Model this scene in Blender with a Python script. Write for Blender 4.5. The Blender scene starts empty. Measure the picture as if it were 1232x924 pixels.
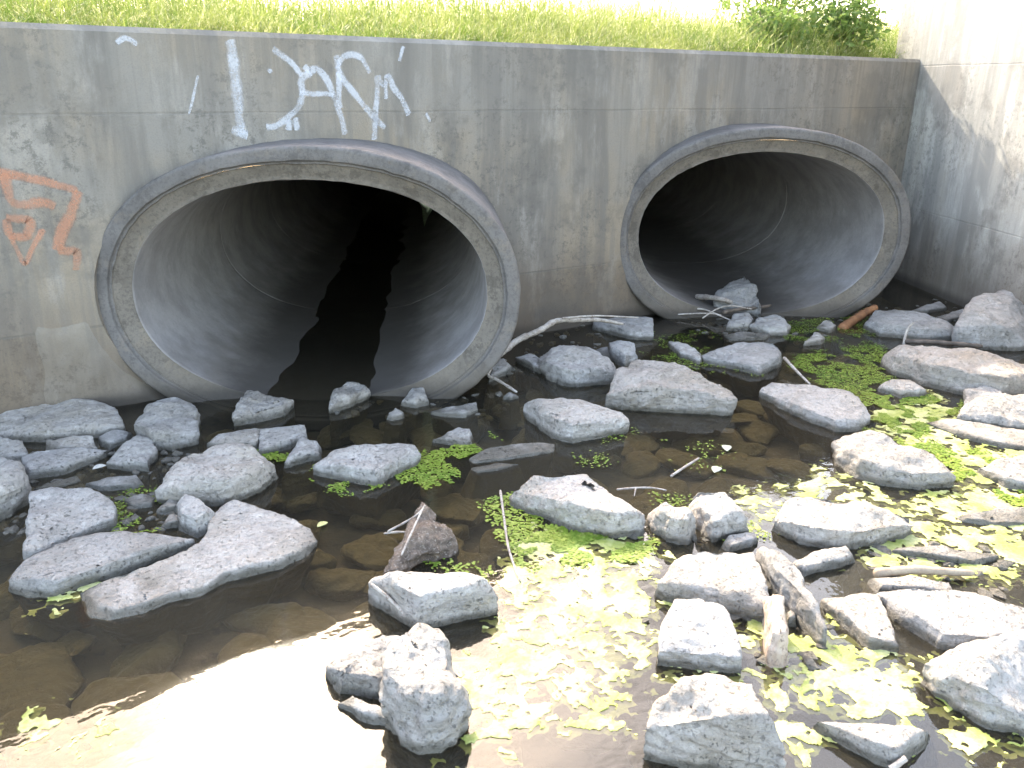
import bpy, bmesh, math, random
import numpy as np
from mathutils import Vector, Matrix, noise
random.seed(7)
S = bpy.context.scene
COL = S.collection
R = math.radians

# ------------------------------------------------------------------ camera
CH = 1.6
FPX = 1030.0
PITCH, ROLL, YAW = R(19.62), R(0.88), R(33.03)
_f = Vector((math.sin(YAW)*math.cos(PITCH), math.cos(YAW)*math.cos(PITCH), -math.sin(PITCH)))
_r = Vector((math.cos(YAW), -math.sin(YAW), 0))
_u = _r.cross(_f)
CR = math.cos(ROLL)*_r + math.sin(ROLL)*_u
CU = -math.sin(ROLL)*_r + math.cos(ROLL)*_u
CF = _f
CO = Vector((0, 0, CH))
cam = bpy.data.cameras.new('camera')
cam.sensor_width = 36; cam.lens = FPX/1232*36
cam.clip_start = .05; cam.clip_end = 2000
camo = bpy.data.objects.new('camera', cam); COL.objects.link(camo)
m = Matrix((CR, CU, -CF)).transposed().to_4x4(); m.translation = CO
camo.matrix_world = m
S.camera = camo

# ------------------------------------------------------------------ light
SUN_AZ, SUN_EL = R(13.0), R(36.3)          # azimuth measured from +Y towards +X
sd = Vector((math.sin(SUN_AZ)*math.cos(SUN_EL), math.cos(SUN_AZ)*math.cos(SUN_EL), math.sin(SUN_EL)))
sl = bpy.data.lights.new('sun', 'SUN'); sl.energy = 5.0; sl.angle = R(0.6); sl.color = (1, .96, .88)
so = bpy.data.objects.new('sun', sl); COL.objects.link(so)
so.rotation_euler = (-sd).to_track_quat('-Z', 'Y').to_euler()
W = bpy.data.worlds.new('World'); S.world = W; W.use_nodes = True
nt = W.node_tree; nt.nodes.clear()
def N(tree, typ, **kw):
    n = tree.nodes.new(typ)
    for k, v in kw.items():
        if k.startswith('i_'): n.inputs[k[2:].replace('_', ' ')].default_value = v
        else: setattr(n, k, v)
    return n
sky = N(nt, 'ShaderNodeTexSky', sky_type='NISHITA', sun_disc=False)
sky.sun_elevation = SUN_EL; sky.sun_rotation = SUN_AZ
sky.dust_density = 2.0; sky.air_density = 1.0; sky.ozone_density = 1.0
tc = N(nt, 'ShaderNodeTexCoord')
mp = N(nt, 'ShaderNodeMapping'); mp.inputs['Scale'].default_value = (1, 1, 2.2)
nz = N(nt, 'ShaderNodeTexNoise'); nz.inputs['Scale'].default_value = 2.6; nz.inputs['Detail'].default_value = 9; nz.inputs['Roughness'].default_value = .62
cr = N(nt, 'ShaderNodeValToRGB'); cr.color_ramp.elements[0].position = .34; cr.color_ramp.elements[1].position = .52
mx = N(nt, 'ShaderNodeMix', data_type='RGBA')
cl = N(nt, 'ShaderNodeMix', data_type='RGBA', blend_type='MULTIPLY'); cl.inputs[0].default_value = 1
cl.inputs[7].default_value = (5.0, 4.7, 4.4, 1)
L = nt.links.new
L(tc.outputs['Generated'], mp.inputs[0]); L(mp.outputs[0], nz.inputs['Vector']); L(nz.outputs[0], cr.inputs[0])
L(sky.outputs[0], cl.inputs[6]); L(cr.outputs[0], mx.inputs[0]); L(sky.outputs[0], mx.inputs[6]); L(cl.outputs[2], mx.inputs[7])
bg = N(nt, 'ShaderNodeBackground'); bg.inputs[1].default_value = .15
wo = N(nt, 'ShaderNodeOutputWorld')
L(mx.outputs[2], bg.inputs[0]); L(bg.outputs[0], wo.inputs[0])
S.view_settings.view_transform = 'Standard'; S.view_settings.look = 'None'
S.view_settings.gamma = 1; S.view_settings.use_curve_mapping = False
S.view_settings.exposure = 1.35
S.view_settings.use_white_balance = True; S.view_settings.white_balance_temperature = 7600
S.render.engine = 'CYCLES'
S.cycles.max_bounces = 8; S.cycles.transparent_max_bounces = 12
S.cycles.sample_clamp_indirect = 6
S.cycles.use_denoising = True

# ------------------------------------------------------------------ helpers
def U(px, py, z=0.0):
    """point on the level plane z that is seen at photo pixel (px, py)"""
    d = CF + CR*((px-616)/FPX) - CU*((py-462)/FPX)
    if d.z > -1e-3: d.z = -1e-3
    return CO + d*((z-CH)/d.z)
def P2(p):
    v = Vector(p)-CO; z = v.dot(CF)
    return 616+FPX*v.dot(CR)/z, 462-FPX*v.dot(CU)/z
WALL_Y, WALL_H = 4.52, 1.80
def UW(px, py, y=WALL_Y):
    d = CF + CR*((px-616)/FPX) - CU*((py-462)/FPX)
    return CO + d*(y/d.y)

def link(name, me, mat=None, parent=None):
    o = bpy.data.objects.new(name, me); COL.objects.link(o)
    if mat: me.materials.append(mat)
    if parent: o.parent = parent
    return o
def mesh(name, verts, faces, smooth=True):
    me = bpy.data.meshes.new(name); me.from_pydata([tuple(v) for v in verts], [], faces); me.update()
    if smooth: me.polygons.foreach_set('use_smooth', [True]*len(me.polygons))
    return me
def np_mesh(name, V, F, smooth=True):
    me = bpy.data.meshes.new(name)
    nv, nf, k = len(V), len(F), F.shape[1]
    me.vertices.add(nv); me.vertices.foreach_set('co', V.astype(np.float32).ravel())
    me.loops.add(nf*k); me.loops.foreach_set('vertex_index', F.astype(np.int32).ravel())
    me.polygons.add(nf); me.polygons.foreach_set('loop_start', np.arange(0, nf*k, k, dtype=np.int32))
    me.polygons.foreach_set('loop_total', np.full(nf, k, dtype=np.int32))
    me.polygons.foreach_set('use_smooth', np.full(nf, smooth))
    me.update(calc_edges=True); me.validate()
    return me
def tag(o, label=None, cat=None, group=None, kind=None):
    if label: o['label'] = label
    if cat: o['category'] = cat
    if group: o['group'] = group
    if kind: o['kind'] = kind
    return o

class Mat:
    """tiny node-material builder"""
    def __init__(s, name):
        s.m = bpy.data.materials.new(name); s.m.use_nodes = True
        s.t = s.m.node_tree; s.t.nodes.clear()
        s.out = s.n('ShaderNodeOutputMaterial')
        s.geo = s.n('ShaderNodeNewGeometry')
        s.pos = s.geo.outputs['Position']
    def n(s, typ, **kw): return N(s.t, typ, **kw)
    def l(s, a, b): s.t.links.new(a, b)
    def noise(s, scale=5, detail=6, rough=.55, vec=None, sc=(1, 1, 1), dist=0.0, loc=(0, 0, 0)):
        mp = s.n('ShaderNodeMapping'); mp.inputs['Scale'].default_value = sc; mp.inputs['Location'].default_value = loc
        s.l(vec or s.pos, mp.inputs[0])
        t = s.n('ShaderNodeTexNoise'); t.inputs['Scale'].default_value = scale
        t.inputs['Detail'].default_value = detail; t.inputs['Roughness'].default_value = rough; t.inputs['Distortion'].default_value = dist
        s.l(mp.outputs[0], t.inputs['Vector']); return t.outputs[0]
    def vor(s, scale=5, feat='F1', sc=(1, 1, 1)):
        mp = s.n('ShaderNodeMapping'); mp.inputs['Scale'].default_value = sc; s.l(s.pos, mp.inputs[0])
        t = s.n('ShaderNodeTexVoronoi', feature=feat); t.inputs['Scale'].default_value = scale
        s.l(mp.outputs[0], t.inputs['Vector']); return t.outputs[0]
    def ramp(s, x, a, b, ca=0.0, cb=1.0):
        r = s.n('ShaderNodeMapRange', interpolation_type='SMOOTHSTEP'); r.inputs[1].default_value = a; r.inputs[2].default_value = b
        r.inputs[3].default_value = ca; r.inputs[4].default_value = cb
        s.l(x, r.inputs[0]); return r.outputs[0]
    def math(s, op, a, b=0.0):
        t = s.n('ShaderNodeMath', operation=op)
        for i, v in enumerate((a, b)):
            if isinstance(v, (int, float)): t.inputs[i].default_value = v
            else: s.l(v, t.inputs[i])
        return t.outputs[0]
    def mix(s, f, a, b, mode='MIX'):
        t = s.n('ShaderNodeMix', data_type='RGBA', blend_type=mode)
        for i, v in ((0, f), (6, a), (7, b)):
            if isinstance(v, (int, float)): t.inputs[i].default_value = v
            elif isinstance(v, tuple): t.inputs[i].default_value = (*v, 1)
            else: s.l(v, t.inputs[i])
        return t.outputs[2]
    def xyz(s):
        t = s.n('ShaderNodeSeparateXYZ'); s.l(s.pos, t.inputs[0]); return t.outputs
    def bump(s, h, strength=.5, dist=.01):
        b = s.n('ShaderNodeBump'); b.inputs['Strength'].default_value = strength; b.inputs['Distance'].default_value = dist
        s.l(h, b.inputs['Height']); return b.outputs[0]
    def finish(s, color, rough=.85, normal=None, spec=.4, translucent=None):
        b = s.n('ShaderNodeBsdfPrincipled')
        if isinstance(color, tuple): b.inputs['Base Color'].default_value = (*color, 1)
        else: s.l(color, b.inputs['Base Color'])
        if isinstance(rough, (int, float)): b.inputs['Roughness'].default_value = rough
        else: s.l(rough, b.inputs['Roughness'])
        b.inputs['Specular IOR Level'].default_value = spec
        if normal: s.l(normal, b.inputs['Normal'])
        o = b.outputs[0]
        if translucent:
            tr = s.n('ShaderNodeBsdfTranslucent'); s.l(color, tr.inputs[0]) if not isinstance(color, tuple) else None
            ms = s.n('ShaderNodeMixShader'); ms.inputs[0].default_value = translucent
            s.l(o, ms.inputs[1]); s.l(tr.outputs[0], ms.inputs[2]); o = ms.outputs[0]
        s.l(o, s.out.inputs[0]); s.bs = b
        return s.m

# ------------------------------------------------------------------ materials
def concrete_mat(name, base, dark, warm, lines=(), wing=False, damp=.35):
    M = Mat(name)
    x, y, z = M.xyz()
    big = M.noise(1.1, 5, .6)
    streak = M.noise(5, 7, .65, sc=(1, 1, .12))
    streak2 = M.noise(22, 5, .6, sc=(1, 1, .06))
    blot = M.noise(7, 10, .75)
    fine = M.noise(140, 4, .7)
    c = M.mix(M.ramp(big, .35, .65), base, warm)
    c = M.mix(M.ramp(streak, .44, .62, 0, .7), c, dark)
    c = M.mix(M.ramp(streak2, .48, .62, 0, .5), c, tuple(v*.75 for v in base))
    pale = M.noise(3.2, 8, .7, sc=(1, 1, .35), loc=(4, 2, 1))
    c = M.mix(M.ramp(pale, .50, .64, 0, .55), c, tuple(min(1, v*1.55) for v in base))
    # black lichen / soot splotches
    sp = M.math('MULTIPLY', M.ramp(M.noise(24, 8, .8), .50, .60), M.ramp(M.noise(1.5, 4, .6, loc=(9, 0, 3)), .44, .56))
    c = M.mix(M.math('MULTIPLY', sp, .7), c, tuple(v*.42 for v in base))
    c = M.mix(M.ramp(fine, .46, .66, .0, .35), c, tuple(v*.6 for v in base))
    # damp, silty foot
    zz = M.math('ADD', z, M.math('MULTIPLY', M.math('SUBTRACT', M.noise(2.3, 6, .6), .5), .7))
    c = M.mix(M.ramp(zz, .75, .15, 0, .65), c, (.115, .085, .062))
    c = M.mix(M.math('MULTIPLY', M.ramp(M.noise(1.3, 6, .7, loc=(3, 3, 8)), .50, .60), .5), c, (.10, .09, .08))
    c = M.mix(M.ramp(z, .10, .02, 0, .7), c, (.05, .042, .035))
    # drips under the coping
    dr = M.math('MULTIPLY', M.ramp(M.noise(9, 4, .7, sc=(1, 1, .02)), .5, .62), M.ramp(z, WALL_H-.55, WALL_H-.02))
    c = M.mix(M.math('MULTIPLY', dr, .5), c, tuple(v*.5 for v in base))
    h = M.math('ADD', M.math('MULTIPLY', fine, .35), M.math('MULTIPLY', blot, .8))
    pores = M.ramp(M.vor(70), .0, .16)
    h = M.math('ADD', h, M.math('MULTIPLY', pores, .5))
    for lz in lines:
        wob = M.math('ADD', z, M.math('MULTIPLY', M.math('SUBTRACT', M.noise(3, 3, .5), .5), .012))
        gap = M.ramp(M.noise(2.1, 4, .6, loc=(lz*7, 0, 0)), .42, .56)
        ln = M.ramp(M.math('ABSOLUTE', M.math('SUBTRACT', wob, lz)), .002, .008)
        c = M.mix(M.math('MULTIPLY', M.math('MULTIPLY', M.math('SUBTRACT', 1.0, ln), gap), .4), c, tuple(v*.45 for v in base))
        h = M.math('ADD', h, M.math('MULTIPLY', ln, .3))
        step = M.ramp(wob, lz-.004, lz+.004)
        c = M.mix(M.math('MULTIPLY', step, .12), c, tuple(min(1, v*1.3) for v in base))
    return M.finish(c, .9, M.bump(h, .55, .008), .25)
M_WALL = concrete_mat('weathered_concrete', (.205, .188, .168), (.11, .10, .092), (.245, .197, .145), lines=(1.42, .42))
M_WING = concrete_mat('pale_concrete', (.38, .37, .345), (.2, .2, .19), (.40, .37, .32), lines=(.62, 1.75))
M_PATCH = concrete_mat('mortar', (.27, .255, .23), (.15, .14, .125), (.26, .225, .18))

def pipe_mat(name, base, k=1.0):
    M = Mat(name)
    a = M.noise(4, 8, .65); b = M.noise(60, 5, .7); s = M.noise(9, 7, .7)
    c = M.mix(M.ramp(a, .35, .65), base, tuple(v*1.35 for v in base))
    c = M.mix(M.ramp(s, .5, .7, 0, .4*k), c, (.21, .165, .12))
    c = M.mix(M.ramp(b, .48, .62, 0, .4*k), c, tuple(v*.5 for v in base))
    c = M.mix(M.ramp(M.noise(9, 8, .75, loc=(4, 4, 4)), .53, .60, 0, .5*k), c, tuple(v*.5 for v in base))
    c = M.mix(M.ramp(M.noise(6, 8, .75, loc=(9, 4, 1)), .56, .62, 0, .4*k), c, tuple(v*1.7 for v in base))
    x, y, z = M.xyz()
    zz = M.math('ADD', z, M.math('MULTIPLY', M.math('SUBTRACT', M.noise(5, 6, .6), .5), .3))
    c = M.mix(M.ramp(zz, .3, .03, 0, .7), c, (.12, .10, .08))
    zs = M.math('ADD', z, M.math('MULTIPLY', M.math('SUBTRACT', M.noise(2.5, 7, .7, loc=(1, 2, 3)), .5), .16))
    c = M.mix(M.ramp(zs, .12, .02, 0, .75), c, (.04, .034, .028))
    h = M.math('ADD', M.math('MULTIPLY', b, .5), M.math('MULTIPLY', M.noise(18, 6, .7), .8))
    return M.finish(c, .82, M.bump(h, .6*k, .008), .3)
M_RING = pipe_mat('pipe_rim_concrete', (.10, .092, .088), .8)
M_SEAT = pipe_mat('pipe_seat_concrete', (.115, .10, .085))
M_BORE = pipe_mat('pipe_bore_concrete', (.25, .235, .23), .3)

def rock_mat(name, base, warm, dark, wet=.05):
    M = Mat(name)
    oi = M.n('ShaderNodeObjectInfo')
    off = M.n('ShaderNodeVectorMath', operation='ADD'); M.l(M.pos, off.inputs[0])
    sc = M.n('ShaderNodeVectorMath', operation='SCALE'); sc.inputs[0].default_value = (13, 7, 5); M.l(oi.outputs['Random'], sc.inputs['Scale'])
    M.l(sc.outputs[0], off.inputs[1]); vec = off.outputs[0]
    a = M.noise(5, 8, .62, vec=vec); b = M.noise(32, 8, .7, vec=vec); f = M.noise(190, 4, .7, vec=vec)
    strat = M.noise(9, 8, .7, vec=vec, sc=(.6, .9, 4.5), dist=.6)
    c = M.mix(M.ramp(a, .42, .58), base, warm)
    c = M.mix(M.ramp(strat, .48, .62, 0, .4), c, dark)
    c = M.mix(M.ramp(b, .52, .66, 0, .5), c, dark)
    c = M.mix(M.ramp(M.noise(17, 6, .7, vec=vec, loc=(3, 3, 3)), .54, .66, 0, .45), c, tuple(min(.8, v*1.5) for v in base))
    pit = M.ramp(M.noise(70, 5, .75, vec=vec, loc=(1, 8, 3)), .57, .66)
    c = M.mix(M.math('MULTIPLY', M.math('MULTIPLY', pit, .6), M.ramp(a, .45, .55)), c, tuple(v*.45 for v in dark))
    c = M.mix(M.ramp(f, .48, .68, 0, .25), c, tuple(v*.5 for v in base))
    vcol = M.math('ADD', .82, M.math('MULTIPLY', oi.outputs['Random'], .32))
    hs = M.n('ShaderNodeHueSaturation'); r2 = M.math('FRACT', M.math('MULTIPLY', oi.outputs['Random'], 7.31)); M.l(M.math('ADD', .5, M.math('MULTIPLY', r2, .75)), hs.inputs['Saturation']); M.l(vcol, hs.inputs['Value']); M.l(c, hs.inputs['Color']); c = hs.outputs[0]
    x, y, z = M.xyz()
    zz = M.math('SUBTRACT', z, M.math('MULTIPLY', M.math('SUBTRACT', M.noise(12, 5, .6), .5), .03))
    c = M.mix(M.ramp(zz, .036, .012, 0, .75), c, (.07, .062, .045))      # wet tide mark
    c = M.mix(M.ramp(z, -.002, -.02), c, (.16, .125, .06))               # silt below the surface
    h = M.math('ADD', M.math('MULTIPLY', f, .25), M.math('MULTIPLY', b, .9))
    h = M.math('ADD', h, M.math('MULTIPLY', strat, .7))
    h = M.math('SUBTRACT', h, M.math('MULTIPLY', pit, .35))
    rgh = M.ramp(zz, .012, .03, .35, .92)
    return M.finish(c, rgh, M.bump(h, 1.0, .02), .3)
M_ROCK = rock_mat('limestone_rock', (.385, .36, .335), (.34, .31, .275), (.18, .165, .15))
M_SUNK = rock_mat('silty_stone', (.34, .27, .13), (.40, .31, .15), (.18, .145, .08))

def simple(name, c1, c2, scale=8, rough=.8, sc=(1, 1, 1), bumpd=.004, c3=None, tr=None):
    M = Mat(name); a = M.noise(scale, 6, .65, sc=sc)
    c = M.mix(M.ramp(a, .35, .65), c1, c2)
    if c3: c = M.mix(M.ramp(M.noise(scale*3.1, 5, .7, loc=(5, 5, 5)), .52, .66), c, c3)
    return M.finish(c, rough, M.bump(M.noise(scale*6, 5, .7, sc=sc), .6, bumpd), .35, translucent=tr)
M_TWIG = simple('bleached_wood', (.42, .38, .34), (.28, .24, .21), 20, .75, c3=(.16, .12, .10))
M_WOODB = simple('rusty_brown_wood', (.26, .12, .055), (.14, .06, .03), 14, .7)
M_DARKW = simple('dark_wet_wood', (.14, .11, .09), (.07, .055, .045), 14, .6)
M_BARK = simple('rotten_bark', (.16, .125, .10), (.08, .062, .05), 40, .85, bumpd=.012, c3=(.28, .25, .22))
M_BED = simple('stream_silt', (.05, .04, .025), (.09, .07, .04), 2.5, .9, bumpd=.02, c3=(.03, .025, .018))
M_SOIL = simple('grassy_soil', (.06, .075, .02), (.11, .10, .04), 3, .95, bumpd=.02)
def leafmat(name, c1, c2, c3, scale=3, tr=.45):
    M = Mat(name); oi = M.noise(scale, 4, .6)
    c = M.mix(M.ramp(oi, .35, .62), c1, c2); c = M.mix(M.ramp(M.noise(scale*9, 3, .6, loc=(2, 7, 1)), .5, .68), c, c3)
    return M.finish(c, .55, None, .3, translucent=tr)
M_GRASS = leafmat('grass_blades', (.10, .17, .03), (.24, .28, .075), (.50, .48, .28))
M_LEAF = leafmat('weed_leaves', (.09, .16, .04), (.14, .22, .05), (.24, .28, .10))
M_FLOWER = leafmat('pale_petals', (.62, .58, .66), (.7, .66, .75), (.8, .8, .8), tr=.3)
M_DUCK = leafmat('duckweed_green', (.10, .18, .02), (.17, .24, .03), (.28, .34, .07), 4, .2)
def algae_mat():
    M = Mat('floating_algae'); a = M.noise(6, 7, .65); b = M.noise(60, 5, .7)
    c = M.mix(M.ramp(a, .40, .60), (.27, .31, .08), (.48, .48, .24))
    c = M.mix(M.ramp(b, .45, .7, 0, .5), c, (.16, .22, .03))
    return M.finish(c, .5, M.bump(b, .8, .006), .35, translucent=.15)
M_ALGAE = algae_mat()
M_SUBALG = simple('drowned_algae', (.30, .33, .09), (.42, .42, .18), 12, .8, bumpd=.01, c3=(.16, .19, .05))
def paint_mat(name, col, thr, opa):
    M = Mat(name)
    uv = M.n('ShaderNodeUVMap'); sx = M.n('ShaderNodeSeparateXYZ'); M.l(uv.outputs[0], sx.inputs[0])
    edge = M.math('ABSOLUTE', M.math('SUBTRACT', M.math('MULTIPLY', sx.outputs[1], 2.0), 1.0))   # 0 middle, 1 rim of the stroke
    g = M.math('ADD', M.ramp(edge, 1.0, .25), M.math('MULTIPLY', M.math('SUBTRACT', M.noise(90, 6, .75), .5), 1.3))
    g = M.math('ADD', g, M.math('MULTIPLY', M.math('SUBTRACT', M.noise(9, 4, .6), .5), 1.4))
    al = M.math('MULTIPLY', M.ramp(g, thr, thr+.9), opa)
    b = M.n('ShaderNodeBsdfPrincipled'); b.inputs['Base Color'].default_value = (*col, 1); b.inputs['Roughness'].default_value = .7
    M.l(al, b.inputs['Alpha']); M.l(b.outputs[0], M.out.inputs[0]); return M.m
M_WHITEP = paint_mat('white_spray_paint', (.66, .68, .74), .38, .5)
M_ORANGEP = paint_mat('orange_spray_paint', (.50, .23, .14), .3, .55)

def water_mat():
    M = Mat('stream_water')
    rip = M.math('ADD', M.noise(5, 3, .5, sc=(1, 1.6, 1)), M.math('MULTIPLY', M.noise(26, 2, .5), .12))
    nrm = M.bump(rip, .09, .02)
    fr = M.n('ShaderNodeFresnel'); fr.inputs[0].default_value = 1.5; M.l(nrm, fr.inputs['Normal'])
    tr = M.n('ShaderNodeBsdfTransparent'); tr.inputs[0].default_value = (.93, .87, .72, 1)
    df = M.n('ShaderNodeBsdfDiffuse'); df.inputs[0].default_value = (.26, .24, .19, 1)
    tl = M.n('ShaderNodeMixShader'); tl.inputs[0].default_value = .045
    M.l(tr.outputs[0], tl.inputs[1]); M.l(df.outputs[0], tl.inputs[2])
    g1 = M.n('ShaderNodeBsdfGlossy'); g1.inputs['Roughness'].default_value = .012; M.l(nrm, g1.inputs['Normal'])
    g2 = M.n('ShaderNodeBsdfGlossy'); g2.inputs['Roughness'].default_value = .15; M.l(nrm, g2.inputs['Normal'])
    gm = M.n('ShaderNodeMixShader'); gm.inputs[0].default_value = .10
    M.l(g1.outputs[0], gm.inputs[1]); M.l(g2.outputs[0], gm.inputs[2])
    ms = M.n('ShaderNodeMixShader'); M.l(fr.outputs[0], ms.inputs[0]); M.l(tl.outputs[0], ms.inputs[1]); M.l(gm.outputs[0], ms.inputs[2])
    M.l(ms.outputs[0], M.out.inputs[0]); return M.m
M_WATER = water_mat()

# ------------------------------------------------------------------ setting: bed, water, ground
def grid(name, x0, x1, y0, y1, nx, ny, zf):
    xs = np.linspace(x0, x1, nx); ys = np.linspace(y0, y1, ny)
    V = np.array([(x, y, zf(x, y)) for y in ys for x in xs])
    i = np.arange((nx-1)*(ny-1)); r, c = i//(nx-1), i % (nx-1); a = r*nx+c
    return np_mesh(name, V, np.stack([a, a+1, a+nx+1, a+nx], 1))
def bedz(x, y):
    d = -.20+.05*noise.noise(Vector((x*1.3, y*1.3, 0)))+.02*noise.noise(Vector((x*6, y*6, 3)))
    d -= .06*max(0, min(1, (2.2-y)))
    return d
o = link('stream_bed', grid('stream_bed', -9, 12, -8, 16, 240, 260, bedz), M_BED); tag(o, kind='structure')
o = link('water', mesh('water', [(-9, -8, 0), (12, -8, 0), (12, 16, 0), (-9, 16, 0)], [(0, 1, 2, 3)]), M_WATER); tag(o, kind='structure')
THICK = .3
def bankz(x, y):
    t = y-(WALL_Y+THICK)
    base = WALL_H-.06+max(0, min(t, 8))*.045
    return base+.05*noise.noise(Vector((x*.9, y*.9, 7)))*min(1, max(0, t))
o = link('ground', grid('ground', -60, 60, WALL_Y+THICK-.02, 200, 160, 330, bankz), M_SOIL); tag(o, kind='structure')
def farz(x, y): return -.22 if abs(x) < 8 else 1.5*min(1, (abs(x)-8)/4)
o = link('far_ground', grid('far_ground', -60, 60, -120, -8, 80, 40, farz), M_SOIL); tag(o, kind='structure')
o = link('side_ground', mesh('side_ground', [(-60, -8, .6), (-9, -8, -.2), (-7.2, 4.8, 1.75), (-60, 4.8, 1.75), (-9, -8, -.25), (-7.2, 4.8, -.25)], [(0, 1, 2, 3), (1, 4, 5, 2)], False), M_SOIL); tag(o, kind='structure')
o = link('right_ground', mesh('right_ground', [(60, -8, 1.5), (9, -8, 1.5), (9, 4.8, 1.75), (60, 4.8, 1.75), (9, -8, -.25), (9, 4.8, -.25)], [(0, 1, 2, 3), (1, 4, 5, 2)], False), M_SOIL); tag(o, kind='structure')

# ------------------------------------------------------------------ culvert pipes
DEL = R(28.2)
AX = Vector((math.sin(DEL), math.cos(DEL), 0)); AT = Vector((math.cos(DEL), -math.sin(DEL), 0))
A0, B0 = 1.054, .735
EXP = 2.15
def sell(t, a, b):
    c, s = math.cos(t), math.sin(t)
    k = (abs(c)**EXP+abs(s)**EXP)**(-1/EXP)
    return a*c*k, b*s*k
NSEG = 128
def lathe(name, cen, prof, mat, parent, jitter=0.0, silt=False):
    V = []; F = []
    for j, (s, da) in enumerate(prof):
        for i in range(NSEG):
            u, w = sell(2*math.pi*i/NSEG, A0-da, B0-da*.97)
            p = cen+AX*s+AT*u+Vector((0, 0, w))
            if jitter:
                q = noise.noise(p*5)*jitter*.5+noise.noise(p*22)*jitter*.5+min(0, noise.noise(p*34)+.15)*jitter*.9
                if silt and p.z < .2: p = p+Vector((0, 0, (.2-p.z)*(-.12+.5*noise.noise(Vector((p.x*2.4, p.y*2.4, 5)))+.25*noise.noise(Vector((p.x*11, p.y*11, 1)))+.15*noise.noise(Vector((p.x*30, p.y*30, 1))))*.13))
                p = p+(p-cen-AX*s).normalized()*q+AX*q*.5
            V.append(p)
    for j in range(len(prof)-1):
        for i in range(NSEG):
            k = (i+1) % NSEG
            F.append((j*NSEG+i, (j+1)*NSEG+i, (j+1)*NSEG+k, j*NSEG+k))
    return link(name, mesh(name, V, F), mat, parent)
CULV = [(Vector((1.431, WALL_Y-.462, .553)), 'near left elliptical concrete culvert pipe below the white graffiti'),
        (Vector((4.73, WALL_Y-.462, .585)), 'far elliptical concrete culvert pipe in the corner beside the wing wall')]
def densify(prof, n):
    out = [prof[0]]
    for a, b in zip(prof, prof[1:]):
        for k in range(1, n+1): out.append((a[0]+(b[0]-a[0])*k/n, a[1]+(b[1]-a[1])*k/n))
    return out
for ci, (cen, lab) in enumerate(CULV):
    t = bpy.data.objects.new('culvert_pipe', None); COL.objects.link(t); tag(t, lab, 'culvert pipe', 'culvert pipes through the headwall')
    rim = densify([(1.35, .0), (.9, .0), (.4, .0), (.035, .0), (.020, .0005), (.010, .003), (.004, .008), (.001, .014), (0, .021), (0, .030), (0, .066), (.002, .070), (.014, .073), (.020, .078), (.02, .086)], 2)
    lathe('rim', cen, rim, M_RING, t, .009)
    seat = densify([(.02, .086), (.028, .09), (.034, .10), (.058, .150), (.062, .168)], 4)
    lathe('joint_seat', cen, seat, M_SEAT, t, .007)
    bore = [(.062, .168), (.075, .172)]
    s = .075
    while s < 11.5:
        bore += [(s+.02, .172), (s+.35, .172), (s+1.0, .172), (s+1.77, .172), (s+1.79, .172), (s+1.793, .168), (s+1.80, .168), (s+1.805, .172)]; s += 1.805
    bo = lathe('bore', cen, densify(bore, 3), M_BORE, t, .004, ci == 0)
    cp = [cen+AX*s+AT*u+Vector((0, 0, w)) for u, w in (sell(2*math.pi*i/48, A0, B0) for i in range(48))]
    link('light_leak_cap', mesh('light_leak_cap', cp, [tuple(range(48))], False), M_BORE, t)  # added disc closing the pipe so no light leaks in from behind
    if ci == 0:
        # patch of light deep in the pipe, painted as a pale green mesh
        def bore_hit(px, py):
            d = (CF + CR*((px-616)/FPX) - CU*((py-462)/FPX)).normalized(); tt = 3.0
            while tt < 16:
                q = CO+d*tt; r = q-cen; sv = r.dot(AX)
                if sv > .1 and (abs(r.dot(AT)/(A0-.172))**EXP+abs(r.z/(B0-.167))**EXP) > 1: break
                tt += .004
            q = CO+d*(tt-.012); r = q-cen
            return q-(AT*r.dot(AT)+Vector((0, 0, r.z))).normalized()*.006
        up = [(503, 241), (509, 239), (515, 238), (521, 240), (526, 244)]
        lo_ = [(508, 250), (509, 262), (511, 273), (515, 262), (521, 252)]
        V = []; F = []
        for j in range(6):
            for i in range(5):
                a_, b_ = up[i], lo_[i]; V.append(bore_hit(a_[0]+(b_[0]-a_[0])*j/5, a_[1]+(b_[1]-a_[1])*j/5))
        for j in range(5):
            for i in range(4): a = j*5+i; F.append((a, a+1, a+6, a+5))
        tag(link('painted_light_patch', mesh('painted_light_patch', V, F), simple('pale_green_light', (.55, .62, .48), (.4, .48, .32), 14, .7), t), 'pale green painted patch of light on the pipe wall')

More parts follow.
